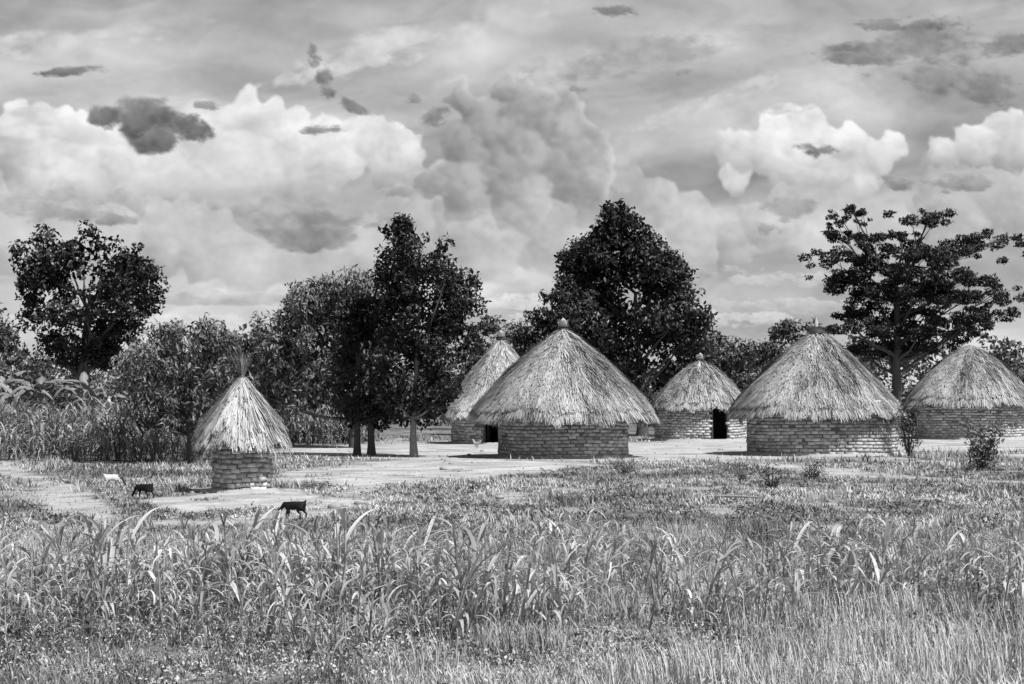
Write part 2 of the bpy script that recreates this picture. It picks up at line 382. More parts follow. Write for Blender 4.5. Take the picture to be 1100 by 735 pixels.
def tree(name, X, Y, profile=None, clumps=None, nclump=80, cr=(.45, .85), trunk_r=.16, fork=1.2, mat=M_leafdark, bark=M_bark, size=.2, dens=260, flat=.85,
         seed=1, aspect=.42, droop=.5, depth=.85, stems=None, nlimb=16, lean=0., scl=1., core=.5, carve=.9, nf=.9):
    R = np.random.default_rng(seed)
    e = empty(name, (X, Y, 0))
    CC = None
    if profile:
        profile = [(2.3+(p[0]-2.3)*scl, p[1]*scl, p[2]*scl) for p in profile]
        pz = np.array([p[0] for p in profile])[::-1]; pl = np.array([p[1] for p in profile])[::-1]; pr = np.array([p[2] for p in profile])[::-1]
        wmax = (pr-pl).max()/2
        def keep(x, y, z):
            v = fbm(np.array([x*nf+seed*3.1+y*.35]), np.array([z*nf+y*.5]), 2)[0]
            return v > .42 or R.random() > carve
        C = []; rr = []; tries = 0
        while len(C) < nclump and tries < nclump*40:
            tries += 1
            r = R.uniform(*cr)*(1 if R.random() < .6 else .6)
            z = R.uniform(pz[0], pz[-1]); l = np.interp(z, pz, pl); q = np.interp(z, pz, pr)
            jl = (vnoise(np.array([z*1.1+seed]), np.array([.5]))[0]-.5)*.35*wmax; jr = (vnoise(np.array([z*1.1+seed+40]), np.array([.5]))[0]-.5)*.35*wmax
            l += jl; q += jr
            if q-l < .2 or R.random() > (q-l)/(2*wmax)+.12: continue
            r = min(r, max(.25, (q-l)*.45))
            t = R.uniform(-1, 1); t = np.sign(t)*abs(t)**.6
            hw = (q-l)/2; x = (l+q)/2+t*max(0, hw-r*R.uniform(.3, 1.1))
            y = R.uniform(-1, 1)*max(.2, hw*depth)*math.sqrt(max(0, 1-t*t*.8))
            if not keep(x, y, z): continue
            z = min(z, pz[-1]-r*.7)
            C.append((x, y, z)); rr.append(r)
        C = np.array(C); rr = np.array(rr)
        CC = []; cr2 = []; tries = 0
        m = int(nclump*core)
        while len(CC) < m and tries < m*40+10:
            tries += 1
            z = R.uniform(pz[0]+.2, pz[-1]-.3); l = np.interp(z, pz, pl); q = np.interp(z, pz, pr); hw = (q-l)/2
            if R.random() > hw/wmax+.1: continue
            x = (l+q)/2+R.uniform(-.6, .6)*hw; y = R.uniform(-.5, .5)*hw
            if not keep(x, y, z): continue
            CC.append((x, y, z)); cr2.append(R.uniform(*cr)*.9)
        cx = lambda z: float((np.interp(z, pz, pl)+np.interp(z, pz, pr))/2)
    else:
        C = np.array([(c[0], R.uniform(-1.8, 1.8), c[1]) for c in clumps]); rr = np.array([c[2] for c in clumps])
        C2 = []; r2 = []
        for c, r in zip(C, rr):
            for k in range(13):
                o = R.normal(size=3)*r*np.array([.9, .9, .24]); C2.append(c+o); r2.append(r*R.uniform(.2, .48))
        Cm = C; C = np.array(C2); rr = np.array(r2)
        cx = lambda z: 0.
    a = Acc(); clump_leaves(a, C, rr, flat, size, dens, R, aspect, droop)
    if CC is not None and len(CC): clump_leaves(a, np.array(CC), np.array(cr2), flat, size*1.5, dens*.34, R, aspect, droop, mu=.25)  # inner fill leaves, larger, with the crown's interior shade painted into their tone
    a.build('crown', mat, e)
    w = Acc()
    ztop = C[:, 2].max()
    stems = stems or [(0, 0, trunk_r)]
    tips = []
    for sx, sy, sr in stems:
        zt = fork+(ztop-fork)*.55
        zz = np.linspace(-.1, zt, 8)
        bx = cx(min(zt, ztop)) if profile else 0
        px = sx+np.interp(zz, [0, fork, zt], [0, lean, bx*.5+lean-sx*.3]); px = px+R.normal(0, .04, 8)*(zz > .3)*sr*6
        py = sy+R.normal(0, .03, 8)*(zz > .3)*sr*6
        rad = sr*np.interp(zz, [-.1, .25, fork, zt], [1.5, 1.05, .85, .35])
        tube(w, np.stack([px, py, zz], 1), rad, R.uniform(.4, .6), 9)
        tips.append(np.stack([px, py, zz], 1))
    src = C if profile else Cm
    sel = R.choice(len(src), min(nlimb, len(src)), replace=False)
    for i in sel:
        tr = tips[R.integers(len(tips))]
        c = src[i]
        zst = min(max(fork*.9, c[2]-R.uniform(1., 2.6)), tr[-1, 2])
        st = np.array([np.interp(zst, tr[:, 2], tr[:, 0]), np.interp(zst, tr[:, 2], tr[:, 1]), zst])
        t = np.linspace(0, 1, 6)[:, None]
        mid = (st+c)/2+np.array([(c[0]-st[0])*.12, 0, -.08*np.linalg.norm(c-st)])
        pts = (1-t)**2*st+2*t*(1-t)*mid+t*t*c
        pts[1:-1] += R.normal(0, .04, (4, 3))
        r0 = trunk_r*R.uniform(.3, .5)
        tube(w, pts, np.linspace(r0, .02, 6), R.uniform(.3, .6), 6)
        if not profile:
            near_ = C[np.argsort(np.linalg.norm(C-c, axis=1))[:6]]
            for q_ in near_: tube(w, np.linspace(pts[R.integers(3, 6)], q_, 3), [r0*.3, r0*.2, .012], .4, 5)
    w.build('trunk_and_limbs', bark, e)
    return e

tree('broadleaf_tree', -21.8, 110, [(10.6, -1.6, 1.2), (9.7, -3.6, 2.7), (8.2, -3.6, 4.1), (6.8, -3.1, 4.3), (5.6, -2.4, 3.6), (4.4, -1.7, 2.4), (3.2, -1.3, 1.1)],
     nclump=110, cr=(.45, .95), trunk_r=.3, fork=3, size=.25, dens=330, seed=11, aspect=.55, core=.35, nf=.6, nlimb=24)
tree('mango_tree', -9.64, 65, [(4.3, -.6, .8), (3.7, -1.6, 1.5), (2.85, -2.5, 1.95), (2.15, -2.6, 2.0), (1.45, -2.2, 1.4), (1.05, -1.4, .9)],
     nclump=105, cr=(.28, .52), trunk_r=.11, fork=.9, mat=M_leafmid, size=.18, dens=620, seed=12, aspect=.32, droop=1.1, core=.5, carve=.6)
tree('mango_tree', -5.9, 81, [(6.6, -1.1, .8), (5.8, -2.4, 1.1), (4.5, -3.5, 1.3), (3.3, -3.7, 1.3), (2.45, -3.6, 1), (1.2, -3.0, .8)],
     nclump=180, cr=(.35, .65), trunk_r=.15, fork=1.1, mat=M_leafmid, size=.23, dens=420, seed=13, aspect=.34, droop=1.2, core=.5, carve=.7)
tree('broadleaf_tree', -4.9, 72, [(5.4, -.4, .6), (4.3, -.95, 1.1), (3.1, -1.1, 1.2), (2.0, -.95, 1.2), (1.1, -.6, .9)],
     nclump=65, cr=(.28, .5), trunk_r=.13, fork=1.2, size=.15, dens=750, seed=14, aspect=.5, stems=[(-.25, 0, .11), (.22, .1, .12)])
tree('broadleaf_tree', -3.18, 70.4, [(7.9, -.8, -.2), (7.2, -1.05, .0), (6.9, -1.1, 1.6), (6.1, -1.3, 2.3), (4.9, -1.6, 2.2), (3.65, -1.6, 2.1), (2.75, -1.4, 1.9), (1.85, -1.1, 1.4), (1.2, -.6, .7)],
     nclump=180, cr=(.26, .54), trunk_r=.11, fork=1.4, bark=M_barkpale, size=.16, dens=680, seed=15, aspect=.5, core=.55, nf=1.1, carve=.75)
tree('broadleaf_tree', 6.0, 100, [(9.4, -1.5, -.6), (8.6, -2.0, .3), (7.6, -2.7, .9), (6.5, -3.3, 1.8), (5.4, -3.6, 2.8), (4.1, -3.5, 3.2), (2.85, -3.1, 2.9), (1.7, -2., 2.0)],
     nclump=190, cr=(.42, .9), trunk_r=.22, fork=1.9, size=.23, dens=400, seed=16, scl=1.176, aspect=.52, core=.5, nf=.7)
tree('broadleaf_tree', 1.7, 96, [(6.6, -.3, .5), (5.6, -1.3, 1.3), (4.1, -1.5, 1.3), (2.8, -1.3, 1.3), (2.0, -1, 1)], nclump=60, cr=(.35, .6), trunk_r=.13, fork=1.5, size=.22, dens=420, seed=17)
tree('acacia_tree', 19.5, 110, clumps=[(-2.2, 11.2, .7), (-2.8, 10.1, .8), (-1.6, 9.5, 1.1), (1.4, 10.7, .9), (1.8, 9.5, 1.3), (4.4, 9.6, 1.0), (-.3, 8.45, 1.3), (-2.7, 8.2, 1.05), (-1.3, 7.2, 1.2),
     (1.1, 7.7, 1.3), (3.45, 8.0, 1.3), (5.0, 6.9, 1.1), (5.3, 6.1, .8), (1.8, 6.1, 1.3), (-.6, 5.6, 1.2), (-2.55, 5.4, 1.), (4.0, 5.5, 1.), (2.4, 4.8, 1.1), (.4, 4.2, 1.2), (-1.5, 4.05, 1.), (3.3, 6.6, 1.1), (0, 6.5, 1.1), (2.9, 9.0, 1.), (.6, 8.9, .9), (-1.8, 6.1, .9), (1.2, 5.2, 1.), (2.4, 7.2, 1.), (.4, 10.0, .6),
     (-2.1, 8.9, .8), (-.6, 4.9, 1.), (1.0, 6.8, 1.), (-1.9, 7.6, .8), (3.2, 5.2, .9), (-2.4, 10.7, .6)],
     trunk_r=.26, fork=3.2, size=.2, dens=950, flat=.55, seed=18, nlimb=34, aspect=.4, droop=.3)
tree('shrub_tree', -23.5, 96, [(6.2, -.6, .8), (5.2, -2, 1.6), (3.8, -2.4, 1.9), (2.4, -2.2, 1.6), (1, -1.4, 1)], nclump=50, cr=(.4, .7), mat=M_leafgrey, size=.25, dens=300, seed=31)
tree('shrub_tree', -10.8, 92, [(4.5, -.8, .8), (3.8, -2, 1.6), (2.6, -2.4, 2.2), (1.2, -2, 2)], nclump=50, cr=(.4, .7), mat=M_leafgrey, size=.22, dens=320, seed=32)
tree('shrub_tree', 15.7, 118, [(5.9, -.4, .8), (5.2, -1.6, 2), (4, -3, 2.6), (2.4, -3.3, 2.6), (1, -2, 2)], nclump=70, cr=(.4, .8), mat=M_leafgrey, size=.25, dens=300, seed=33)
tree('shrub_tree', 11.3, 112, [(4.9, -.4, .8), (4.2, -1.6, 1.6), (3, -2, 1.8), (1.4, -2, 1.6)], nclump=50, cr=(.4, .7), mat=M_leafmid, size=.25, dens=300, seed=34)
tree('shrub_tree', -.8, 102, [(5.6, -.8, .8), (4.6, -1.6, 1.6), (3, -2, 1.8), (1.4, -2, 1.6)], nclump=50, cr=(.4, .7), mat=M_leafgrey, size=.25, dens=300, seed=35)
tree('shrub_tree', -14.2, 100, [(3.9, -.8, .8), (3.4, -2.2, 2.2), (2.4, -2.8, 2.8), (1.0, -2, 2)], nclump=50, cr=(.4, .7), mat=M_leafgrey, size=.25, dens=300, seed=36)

def distant():
    R = np.random.default_rng(40); a = Acc(); C = []; r = []
    for i in range(800):
        x = R.uniform(-75, 75); y = R.uniform(150, 230)
        top = 3.2+4.2*fbm(np.array([x*.09+3]), np.array([y*.02]), 4)[0]
        z = R.uniform(.3, 1)*top; C.append((x, y, z)); r.append(R.uniform(.7, 1.5))
    clump_leaves(a, np.array(C), np.array(r), .8, .5, 60, R, .5)
    C = []; r = []
    for i in range(420):
        x = R.uniform(-42, 42); y = R.uniform(112, 135); top = 1.2+3.2*fbm(np.array([x*.15+9]), np.array([y*.05]), 4)[0]
        C.append((x, y, R.uniform(.2, 1)*top)); r.append(R.uniform(.5, 1.0))
    clump_leaves(a, np.array(C), np.array(r), .8, .35, 110, R, .5)
    a.build('distant_trees', M_leafgrey)
distant()

def bush(name, X, Y, w, h, seed, mat=M_leafmid, size=.09, n=16, dens=1200, upright=False):
    R = np.random.default_rng(seed); e = empty(name, (X, Y, 0)); a = Acc()
    C = np.stack([R.uniform(-.7, .7, n)*w/2, R.uniform(-.6, .6, n)*w/2, R.uniform(.1, .85, n)*h], 1)
    if upright: C[:, 0] *= .5+.9*C[:, 2]/h
    r = R.uniform(.16, .28, n)*w
    clump_leaves(a, C, r, 1.0, size, dens, R, .3, -.4 if upright else .3); a.build('leaves', mat, e)
    t = Acc()
    for c in C: tube(t, [(c[0]*.1, c[1]*.1, -.05), (c[0]*.5, c[1]*.5, c[2]*.5), tuple(c)], [.02, .014, .006], .4, 5)
    t.build('stems', M_bark, e)
bush('bush', 12.85, 59.5, 1.1, 1.4, 51, size=.15, dens=1000, n=22, upright=True)
bush('bush', 13.1, 71.6, .8, 1.9, 52, mat=M_leafdark, size=.12, n=22)
bush('bush', -13.2, 65.5, .8, 1.1, 53, size=.1)
bush('bush', 5.95, 49.5, .65, .55, 54, mat=M_leafdark, size=.07, n=14)
bush('bush', 7.4, 53.5, .7, .45, 55, mat=M_leafdark, size=.07, n=12)
bush('bush', 5.6, 53.0, .5, .35, 56, size=.07, n=10)
bush('bush', -12.4, 41.0, .4, .5, 57, size=.07, n=10)
bush('bush', 16.5, 63.0, .9, .6, 58, size=.1, n=12)
bush('bush', 3.0, 57.0, .7, .35, 59, size=.08, n=12)

# ---------------------------------------------------------------- huts
def hut(name, X, Y, wr, eave_z, rr, peak, seed, door=None, bw=.27, bh=.115, pale=False, nstrand=15000, sw=.03, sl=.5, bulge=.06, wallx=0., finial=None, fringe=.32):
    R = np.random.default_rng(seed); e = empty(name, (X, Y, 0))
    H = peak-eave_z
    wh = eave_z+(rr-wr)*H/rr*.85
    a = Acc(); rows = int(wh/bh)+1
    box = np.array([[-.5, 0, -.5], [.5, 0, -.5], [.5, 1, -.5], [-.5, 1, -.5], [-.5, 0, .5], [.5, 0, .5], [.5, 1, .5], [-.5, 1, .5]])
    bf = np.array([[0, 1, 5, 4], [1, 2, 6, 5], [2, 3, 7, 6], [3, 0, 4, 7], [4, 5, 6, 7], [0, 3, 2, 1]])
    nb = int(2*math.pi*wr/bw)
    def indoor(th):
        return door is not None and abs((th-door[0]+math.pi) % (2*math.pi)-math.pi) < door[1]/2/wr
    for i in range(rows):
        off = (i % 2)*.5+R.uniform(-.12, .12)
        for j in range(nb):
            th = 2*math.pi*(j+off)/nb+R.normal(0, .006)
            if indoor(th): continue
            w = (2*math.pi*wr/nb)*R.uniform(.84, .96); hgt = bh*R.uniform(.74, .9)
            b = box*np.array([w, .1, hgt]); b = b+R.normal(0, .007, b.shape)
            rad = wr-.1+R.normal(0, .012)
            x = b[:, 0]; y = rad+b[:, 1]; z = b[:, 2]+bh*(i+.5)+.01+R.normal(0, .005)+.02*math.sin(th*3+seed)
            c, s = math.cos(th), math.sin(th)
            V = np.stack([-x*s+y*c, x*c+y*s, z], 1)
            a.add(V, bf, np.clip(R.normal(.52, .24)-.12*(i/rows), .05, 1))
    wb = a.build('brick_wall', M_brick, e); wb.location.x = wallx
    m = Acc(); K = 96
    for k in range(K):
        t0 = 2*math.pi*k/K; t1 = 2*math.pi*(k+1)/K
        if indoor((t0+t1)/2): continue
        ro, ri = wr-.024, wr-.2
        q = []
        for t in (t0, t1):
            for r_ in (ro, ri):
                for z in (-.1, wh): q.append((r_*math.cos(t), r_*math.sin(t), z))
        m.add(q, [[0, 4, 5, 1], [2, 3, 7, 6], [0, 1, 3, 2], [4, 6, 7, 5], [1, 5, 7, 3]], R.uniform(.4, .6))
    mo = m.build('mud_mortar', M_mortar, e); mo.location.x = wallx
    p = Acc(); K = 64; V = []
    for k in range(K):
        t = 2*math.pi*k/K; j = R.uniform(.9, 1.15)
        V += [((wr+.22*j)*math.cos(t), (wr+.22*j)*math.sin(t), -.05), ((wr+.12*j)*math.cos(t), (wr+.12*j)*math.sin(t), .07), ((wr-.04)*math.cos(t), (wr-.04)*math.sin(t), .085)]
    F = []
    for k in range(K):
        a0 = 3*k; b0 = 3*((k+1) % K)
        F += [(a0, b0, b0+1, a0+1), (a0+1, b0+1, b0+2, a0+2)]
    p.add(V, F, .5); pp = p.build('mud_plinth', M_plinth, e, True); pp.location.x = wallx
    if door is not None:
        f = Acc(); th0, dw = door; hd = min(1.75, wh)
        for sgn in (-1, 1):
            t = th0+sgn*(dw/2-.03)/wr
            cx, cy = (wr-.05)*math.cos(t), (wr-.05)*math.sin(t)
            tube(f, [(cx, cy, -.05), (cx, cy, hd*.5), (cx, cy, hd)], [.05, .045, .045], .5, 6)
        t = th0-(dw/2-.08)/wr; hx, hy = (wr-.1)*math.cos(t), (wr-.1)*math.sin(t)
        inx, iny = -math.cos(th0), -math.sin(th0); tx, ty = -math.sin(th0), math.cos(th0)
        for k in range(4):
            q0 = .02+k*.18; q1 = q0+.17
            ax_, ay_ = hx+inx*q0+tx*.05, hy+iny*q0+ty*.05; bx_, by_ = hx+inx*q1+tx*.05, hy+iny*q1+ty*.05
            f.add([(ax_, ay_, .05), (bx_, by_, .05), (bx_, by_, hd-.1), (ax_, ay_, hd-.1)], [[0, 1, 2, 3]], R.uniform(.2, .8))
        fo = f.build('door', M_wood, e); fo.location.x = wallx
    rim_n = lambda th: .045*np.sin(th*5+seed)+.04*np.sin(th*11+seed*2)+.035*np.sin(th*23+seed)+.025*np.sin(th*41+seed*3)
    def prof(t, th):
        r = rr*t; z = peak-H*t+bulge*np.sin(t*math.pi)*H
        lump = .035*np.sin(th*7+t*5+seed)*np.sin(t*9)+.025*np.sin(th*17-t*11)*np.sin(t*14+seed)
        return r+lump, z+lump+rim_n(th)*t
    K = 80; T = np.linspace(0, 1, 12); V = []; F = []
    for t in T:
        for k in range(K):
            th = 2*math.pi*k/K; r_, z = prof(t*.985+.002, th); V.append((r_*math.cos(th), r_*math.sin(th), z-.03))
    for i in range(11):
        for k in range(K):
            V_ = i*K; F.append((V_+k, V_+(k+1) % K, V_+K+(k+1) % K, V_+K+k))
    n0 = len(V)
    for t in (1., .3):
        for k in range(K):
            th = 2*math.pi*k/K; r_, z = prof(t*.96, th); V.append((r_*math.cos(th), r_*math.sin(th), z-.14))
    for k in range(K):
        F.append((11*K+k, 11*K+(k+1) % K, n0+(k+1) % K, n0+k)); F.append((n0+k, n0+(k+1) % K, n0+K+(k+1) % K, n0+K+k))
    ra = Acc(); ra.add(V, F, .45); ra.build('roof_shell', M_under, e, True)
    n = nstrand
    t0 = np.sqrt(R.random(n))*1.0; t0[: n//7] = R.uniform(.9, 1.0, n//7); th = R.uniform(0, 2*math.pi, n)
    Ls = sl*R.uniform(.5, 1.3, n)/math.hypot(rr, H)
    t1 = t0+Ls*.5; ts = np.clip(t0-Ls*.5, .004, 2)
    over = t1 > 1
    t1 = np.where(over, 1+R.uniform(-.015, .065, n), t1)
    dth = R.normal(0, .06, n)/np.maximum(t1, .15)*.6
    lift = R.uniform(.0, .09, n); 
    w = sw*R.uniform(.5, 1.3, n)
    def pt(r_, t_, z_): return np.stack([r_*np.cos(t_), r_*np.sin(t_), z_], 1)
    r0, z0 = prof(ts, th); r1, z1 = prof(t1, th+dth)
    z1 = z1-np.where(over, R.uniform(0, .10, n), 0)
    z0 = z0+lift*.3+.005; z1 = z1+np.where(over, -.02, lift)+.012; r1 = r1+lift*.4
    h0 = w/np.maximum(r0, .05)/2; h1 = w*.6/np.maximum(r1, .05)/2; h0 = np.minimum(h0, .3)
    Vq = np.stack([pt(r0, th-h0, z0), pt(r0, th+h0, z0), pt(r1, th+dth+h1, z1), pt(r1, th+dth-h1, z1)], 1).reshape(-1, 3)
    F = (np.arange(n)*4)[:, None]+np.array([0, 1, 2, 3])
    band = fbm(th*14, t0*5+seed, 4)-.5; big = fbm(th*2.5+seed, t0*3, 3)-.5
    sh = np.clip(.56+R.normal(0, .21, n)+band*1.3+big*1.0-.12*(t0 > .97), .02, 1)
    sa = Acc(); sa.add(Vq, F, np.repeat(sh, 4))
    n = nstrand//4
    th = R.uniform(0, 2*math.pi, n); r0, z0 = prof(np.full(n, .985), th); r0 = r0-R.uniform(0, .1, n)
    ln = fringe*R.uniform(.25, 1, n)*(.25+1.5*fbm(th*9, th*0+seed, 4)**1.3); z0 = z0-R.uniform(0, .1, n); out = R.uniform(.0, .12, n)
    hw = sw*.45/r0
    dth = R.normal(0, .03, n)
    Vq = np.stack([pt(r0, th-hw, z0), pt(r0, th+hw, z0), pt(r0+out, th+dth+hw*.4, z0-ln), pt(r0+out, th+dth-hw*.4, z0-ln)], 1).reshape(-1, 3)
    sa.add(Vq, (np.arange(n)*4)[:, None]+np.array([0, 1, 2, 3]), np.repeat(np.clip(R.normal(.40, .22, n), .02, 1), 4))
    sa.build('thatch', M_thatchpale if pale else M_thatch, e)
    if finial == 'knot':
        k = Acc(); n = 260; th = R.uniform(0, 2*math.pi, n); fl = R.uniform(.05, .32, n)
        base = pt(R.uniform(0, .12, n), th, np.full(n, peak-.05)); top = pt(fl*.55+.03, th, peak+.02+fl*R.uniform(.15, .9, n))
        s = np.stack([-np.sin(th), np.cos(th), th*0], 1)*.012
        k.add(np.stack([base-s, base+s, top+s, top-s], 1).reshape(-1, 3), (np.arange(n)*4)[:, None]+np.array([0, 1, 2, 3]), np.repeat(R.uniform(.3, 1, n), 4))
        k.build('straw_topknot', M_thatchpale, e)
        b = Acc(); 
        for zz in (.02, .1): tube(b, [(.15*math.cos(t), .15*math.sin(t), peak-.06+zz) for t in np.linspace(0, 2*math.pi, 14)], [.03]*14, .4, 5)
        b.build('rope_binding', M_wood, e)
        q = Acc(); tube(q, [(0, 0, peak), (0, 0, peak+.2), (0, 0, peak+.24), (0, 0, peak+.3), (0, 0, peak+.33)], [.06, .1, .11, .05, .01], .8, 10); q.build('clay_pot', M_pot, e, True)
    elif finial == 'cap':
        q = Acc(); tube(q, [(0, 0, peak-.12), (0, 0, peak-.02), (0, 0, peak+.04), (0, 0, peak+.08)], [.34, .3, .2, .05], .5, 14)
        tube(q, [(-.3, 0, peak+.03), (0, .0, peak+.07), (.36, 0, peak+.04)], [.05, .08, .04], .4, 8); q.build('bark_cap', M_cap, e, True)
        q = Acc(); tube(q, [(0, 0, peak+.06), (0, 0, peak+.26), (0, 0, peak+.34), (0, 0, peak+.45)], [.07, .07, .03, .03], .9, 10); q.build('bottle', M_pot, e, True)
    elif finial == 'tuft':
        k = Acc(); n = 120; th = R.uniform(0, 2*math.pi, n); fl = R.uniform(.15, .62, n)
        base = pt(R.uniform(0, .10, n), th, np.full(n, peak-.18)); mid = pt(R.uniform(.01, .05, n), th, np.full(n, peak+.02))
        top = pt(fl*.60*R.uniform(.1, 1, n), th, peak+fl); s = np.stack([-np.sin(th), np.cos(th), th*0], 1)*.006
        V = np.stack([base-s, base+s, mid+s, mid-s, top+s*.3, top-s*.3], 1).reshape(-1, 3)
        F = np.concatenate([(np.arange(n)*6)[:, None]+np.array([0, 1, 2, 3]), (np.arange(n)*6)[:, None]+np.array([3, 2, 4, 5])])
        k.add(V, F, np.repeat(R.uniform(0, .6, n), 6)); k.build('straw_tuft', M_thatch, e)
        b = Acc(); tube(b, [(.06*math.cos(t), .06*math.sin(t), peak-.0) for t in np.linspace(0, 2*math.pi, 14)], [.02]*14, .4, 5)
        tube(b, [(-.02, 0, peak-.1), (-.05, 0, peak+.4), (-.12, 0, peak+.8)], [.014, .012, .008], .6, 5); b.build('rope_and_stick', M_wood, e)
    return e
FR = -math.pi/2
hut('thatched_granary', -5.88, 47.2, .64, 1.12, 1.02, 2.50, 61, bw=.21, bh=.105, pale=True, nstrand=9000, sw=.022, sl=.6, bulge=.04, finial='tuft', fringe=.18)
hut('thatched_hut', 1.67, 70.7, 2.12, 1.40, 3.0, 4.2, 62, finial='knot', nstrand=26000, bulge=.085)
hut('thatched_hut', 10.35, 73.7, 2.55, 1.50, 2.9, 4.22, 63, finial='cap', nstrand=26000, wallx=.2, bulge=.08)
hut('thatched_hut', 20.3, 96, 2.4, 1.68, 2.85, 4.1, 64, finial=None, nstrand=20000, sw=.04, bulge=.14)
hut('thatched_hut', 8.05, 92.6, 1.95, 1.52, 2.05, 3.4, 65, finial='knot', door=(FR+.36, .8), nstrand=16000, sw=.04, bulge=.13)
hut('thatched_hut', -.45, 87.5, 2.0, 1.28, 2.35, 4.25, 66, finial='knot', door=(FR-.17, .7), nstrand=18000, sw=.04, pale=True, bulge=.03)

# ---------------------------------------------------------------- maize
def maize_template(R, tassel=False):
    V = []; F = []; S = []
    def strip(pts, wid, nrm_w, sh):
        b = len(V); k = len(pts)
        for i in range(k):
            p = np.array(pts[i]); w = wid[i]*nrm_w
            up = np.array([0, 0, wid[i]*.35])
            V.append(p-w+up); V.append(p); V.append(p+w+up); S.extend([sh, sh*.8, sh])
        for i in range(k-1):
            q = b+3*i
            for a_, c_ in ((q, q+1), (q+1, q+2)):
                F.append((a_, c_, c_+3)); F.append((a_, c_+3, a_+3))
    h = R.uniform(.4, .8)
    stem = [(0, 0, 0), (R.normal(0, .015), R.normal(0, .015), h*.5), (R.normal(0, .03), R.normal(0, .03), h)]
    strip(stem, [.012, .010, .005], np.array([1, 0, 0.]), .55); strip(stem, [.012, .010, .005], np.array([0, 1, 0.]), .55)
    n = R.integers(5, 10); a0 = R.uniform(0, math.pi)
    for i in range(n):
        z = h*(.1+.88*i/n); az = a0+i*math.pi+R.normal(0, .6)
        L = R.uniform(.28, .62)*(1-.25*abs(i/n-.5)); el = R.uniform(.7, 1.4)
        p = np.array([0, 0, z]); pts = [p]; k = 7; curl = R.uniform(.15, .5)
        for s in range(k):
            d = np.array([math.cos(az)*math.cos(el), math.sin(az)*math.cos(el), math.sin(el)])
            p = p+d*L/k; pts.append(p); el -= curl
        wd = R.uniform(.009, .018); wid = [wd*.6, wd, wd*1.1, wd*1.05, wd*.95, wd*.75, wd*.45, .001]
        strip(pts, wid, np.array([-math.sin(az), math.cos(az), 0]), R.uniform(.35, 1.))
    if tassel:
        for i in range(6):
            az = R.uniform(0, 6.28); sp = R.uniform(.2, .8)
            strip([(0, 0, h-.02), (math.cos(az)*sp*.05, math.sin(az)*sp*.05, h+.06), (math.cos(az)*sp*.12, math.sin(az)*sp*.12, h+.11)], [.004, .007, .002], np.array([math.sin(az), math.cos(az), 0.]), .3)
    return np.array(V), np.array(F), np.array(S)
TM = [maize_template(np.random.default_rng(100+i), i % 5 == 0) for i in range(30)]
def scatter_maize(name, pts, scale, mat, seed, shade=(.5, .18)):
    R = np.random.default_rng(seed); a = Acc(); n = len(pts); ids = R.integers(0, len(TM), n)
    for t in range(len(TM)):
        s = ids == t; k = s.sum()
        if not k: continue
        a.add(*replicate(TM[t][0], TM[t][1], pts[s], R.uniform(0, 6.28, k), (scale[s])[:, None], np.clip(R.normal(shade[0], shade[1], k), .1, 1)+.15, TM[t][2], R.uniform(0, .35, k), R.uniform(0, 6.28, k)))
    a.build(name, mat)
R = np.random.default_rng(70)
n = 7000; y = R.uniform(18.3, 29.5, n); x = R.uniform(-1, 1, n)*(y*.25+1.5)
rowy = np.round(y/.8)*.8+R.normal(0, .12, n); y = np.where(R.random(n) < .5, rowy, y)
near_edge = np.interp(x, [-5, -1, 1.5, 5], [18.6, 19.2, 20.6, 22.0])+(fbm(x*.8, y*0+2, 3)-.5)*3
far_edge = np.interp(x, [-5, -3.2, -2, 7], [23.5, 25.0, 27.6, 28.6])+(fbm(x*.6, y*0+7, 3)-.5)*2
dens = fbm(x*.9+4, y*.6+1, 4)
keep = (y > near_edge) & (y < far_edge) & (R.random(n) < sstep(.36, .60, dens)*.46+.03)
x, y = x[keep], y[keep]
s = (.50+.62*fbm(x*.5+9, y*.5, 3))*R.uniform(.5, 1.25, len(x))*np.interp(y, [19, 22, 25, 28.5], [1.22, 1.15, .94, .72])
scatter_maize('maize_crop', np.stack([x, y, gz(x, y)-.01], 1), s, M_maize, 71, (.62, .24))
n = 1500; x = R.uniform(-21, -8.5, n); y = R.uniform(66, 84, n)
k = (x < -9.2-(y-66)*.05) 
x2 = R.uniform(-10, -5.8, 400); y2 = R.uniform(86, 95, 400)
x = np.concatenate([x[k], x2]); y = np.concatenate([y[k], y2])
scatter_maize('tall_maize_field', np.stack([x, y, gz(x, y)], 1), R.uniform(1.3, 2.3, len(x)), M_maizeback, 72, (.5, .25))

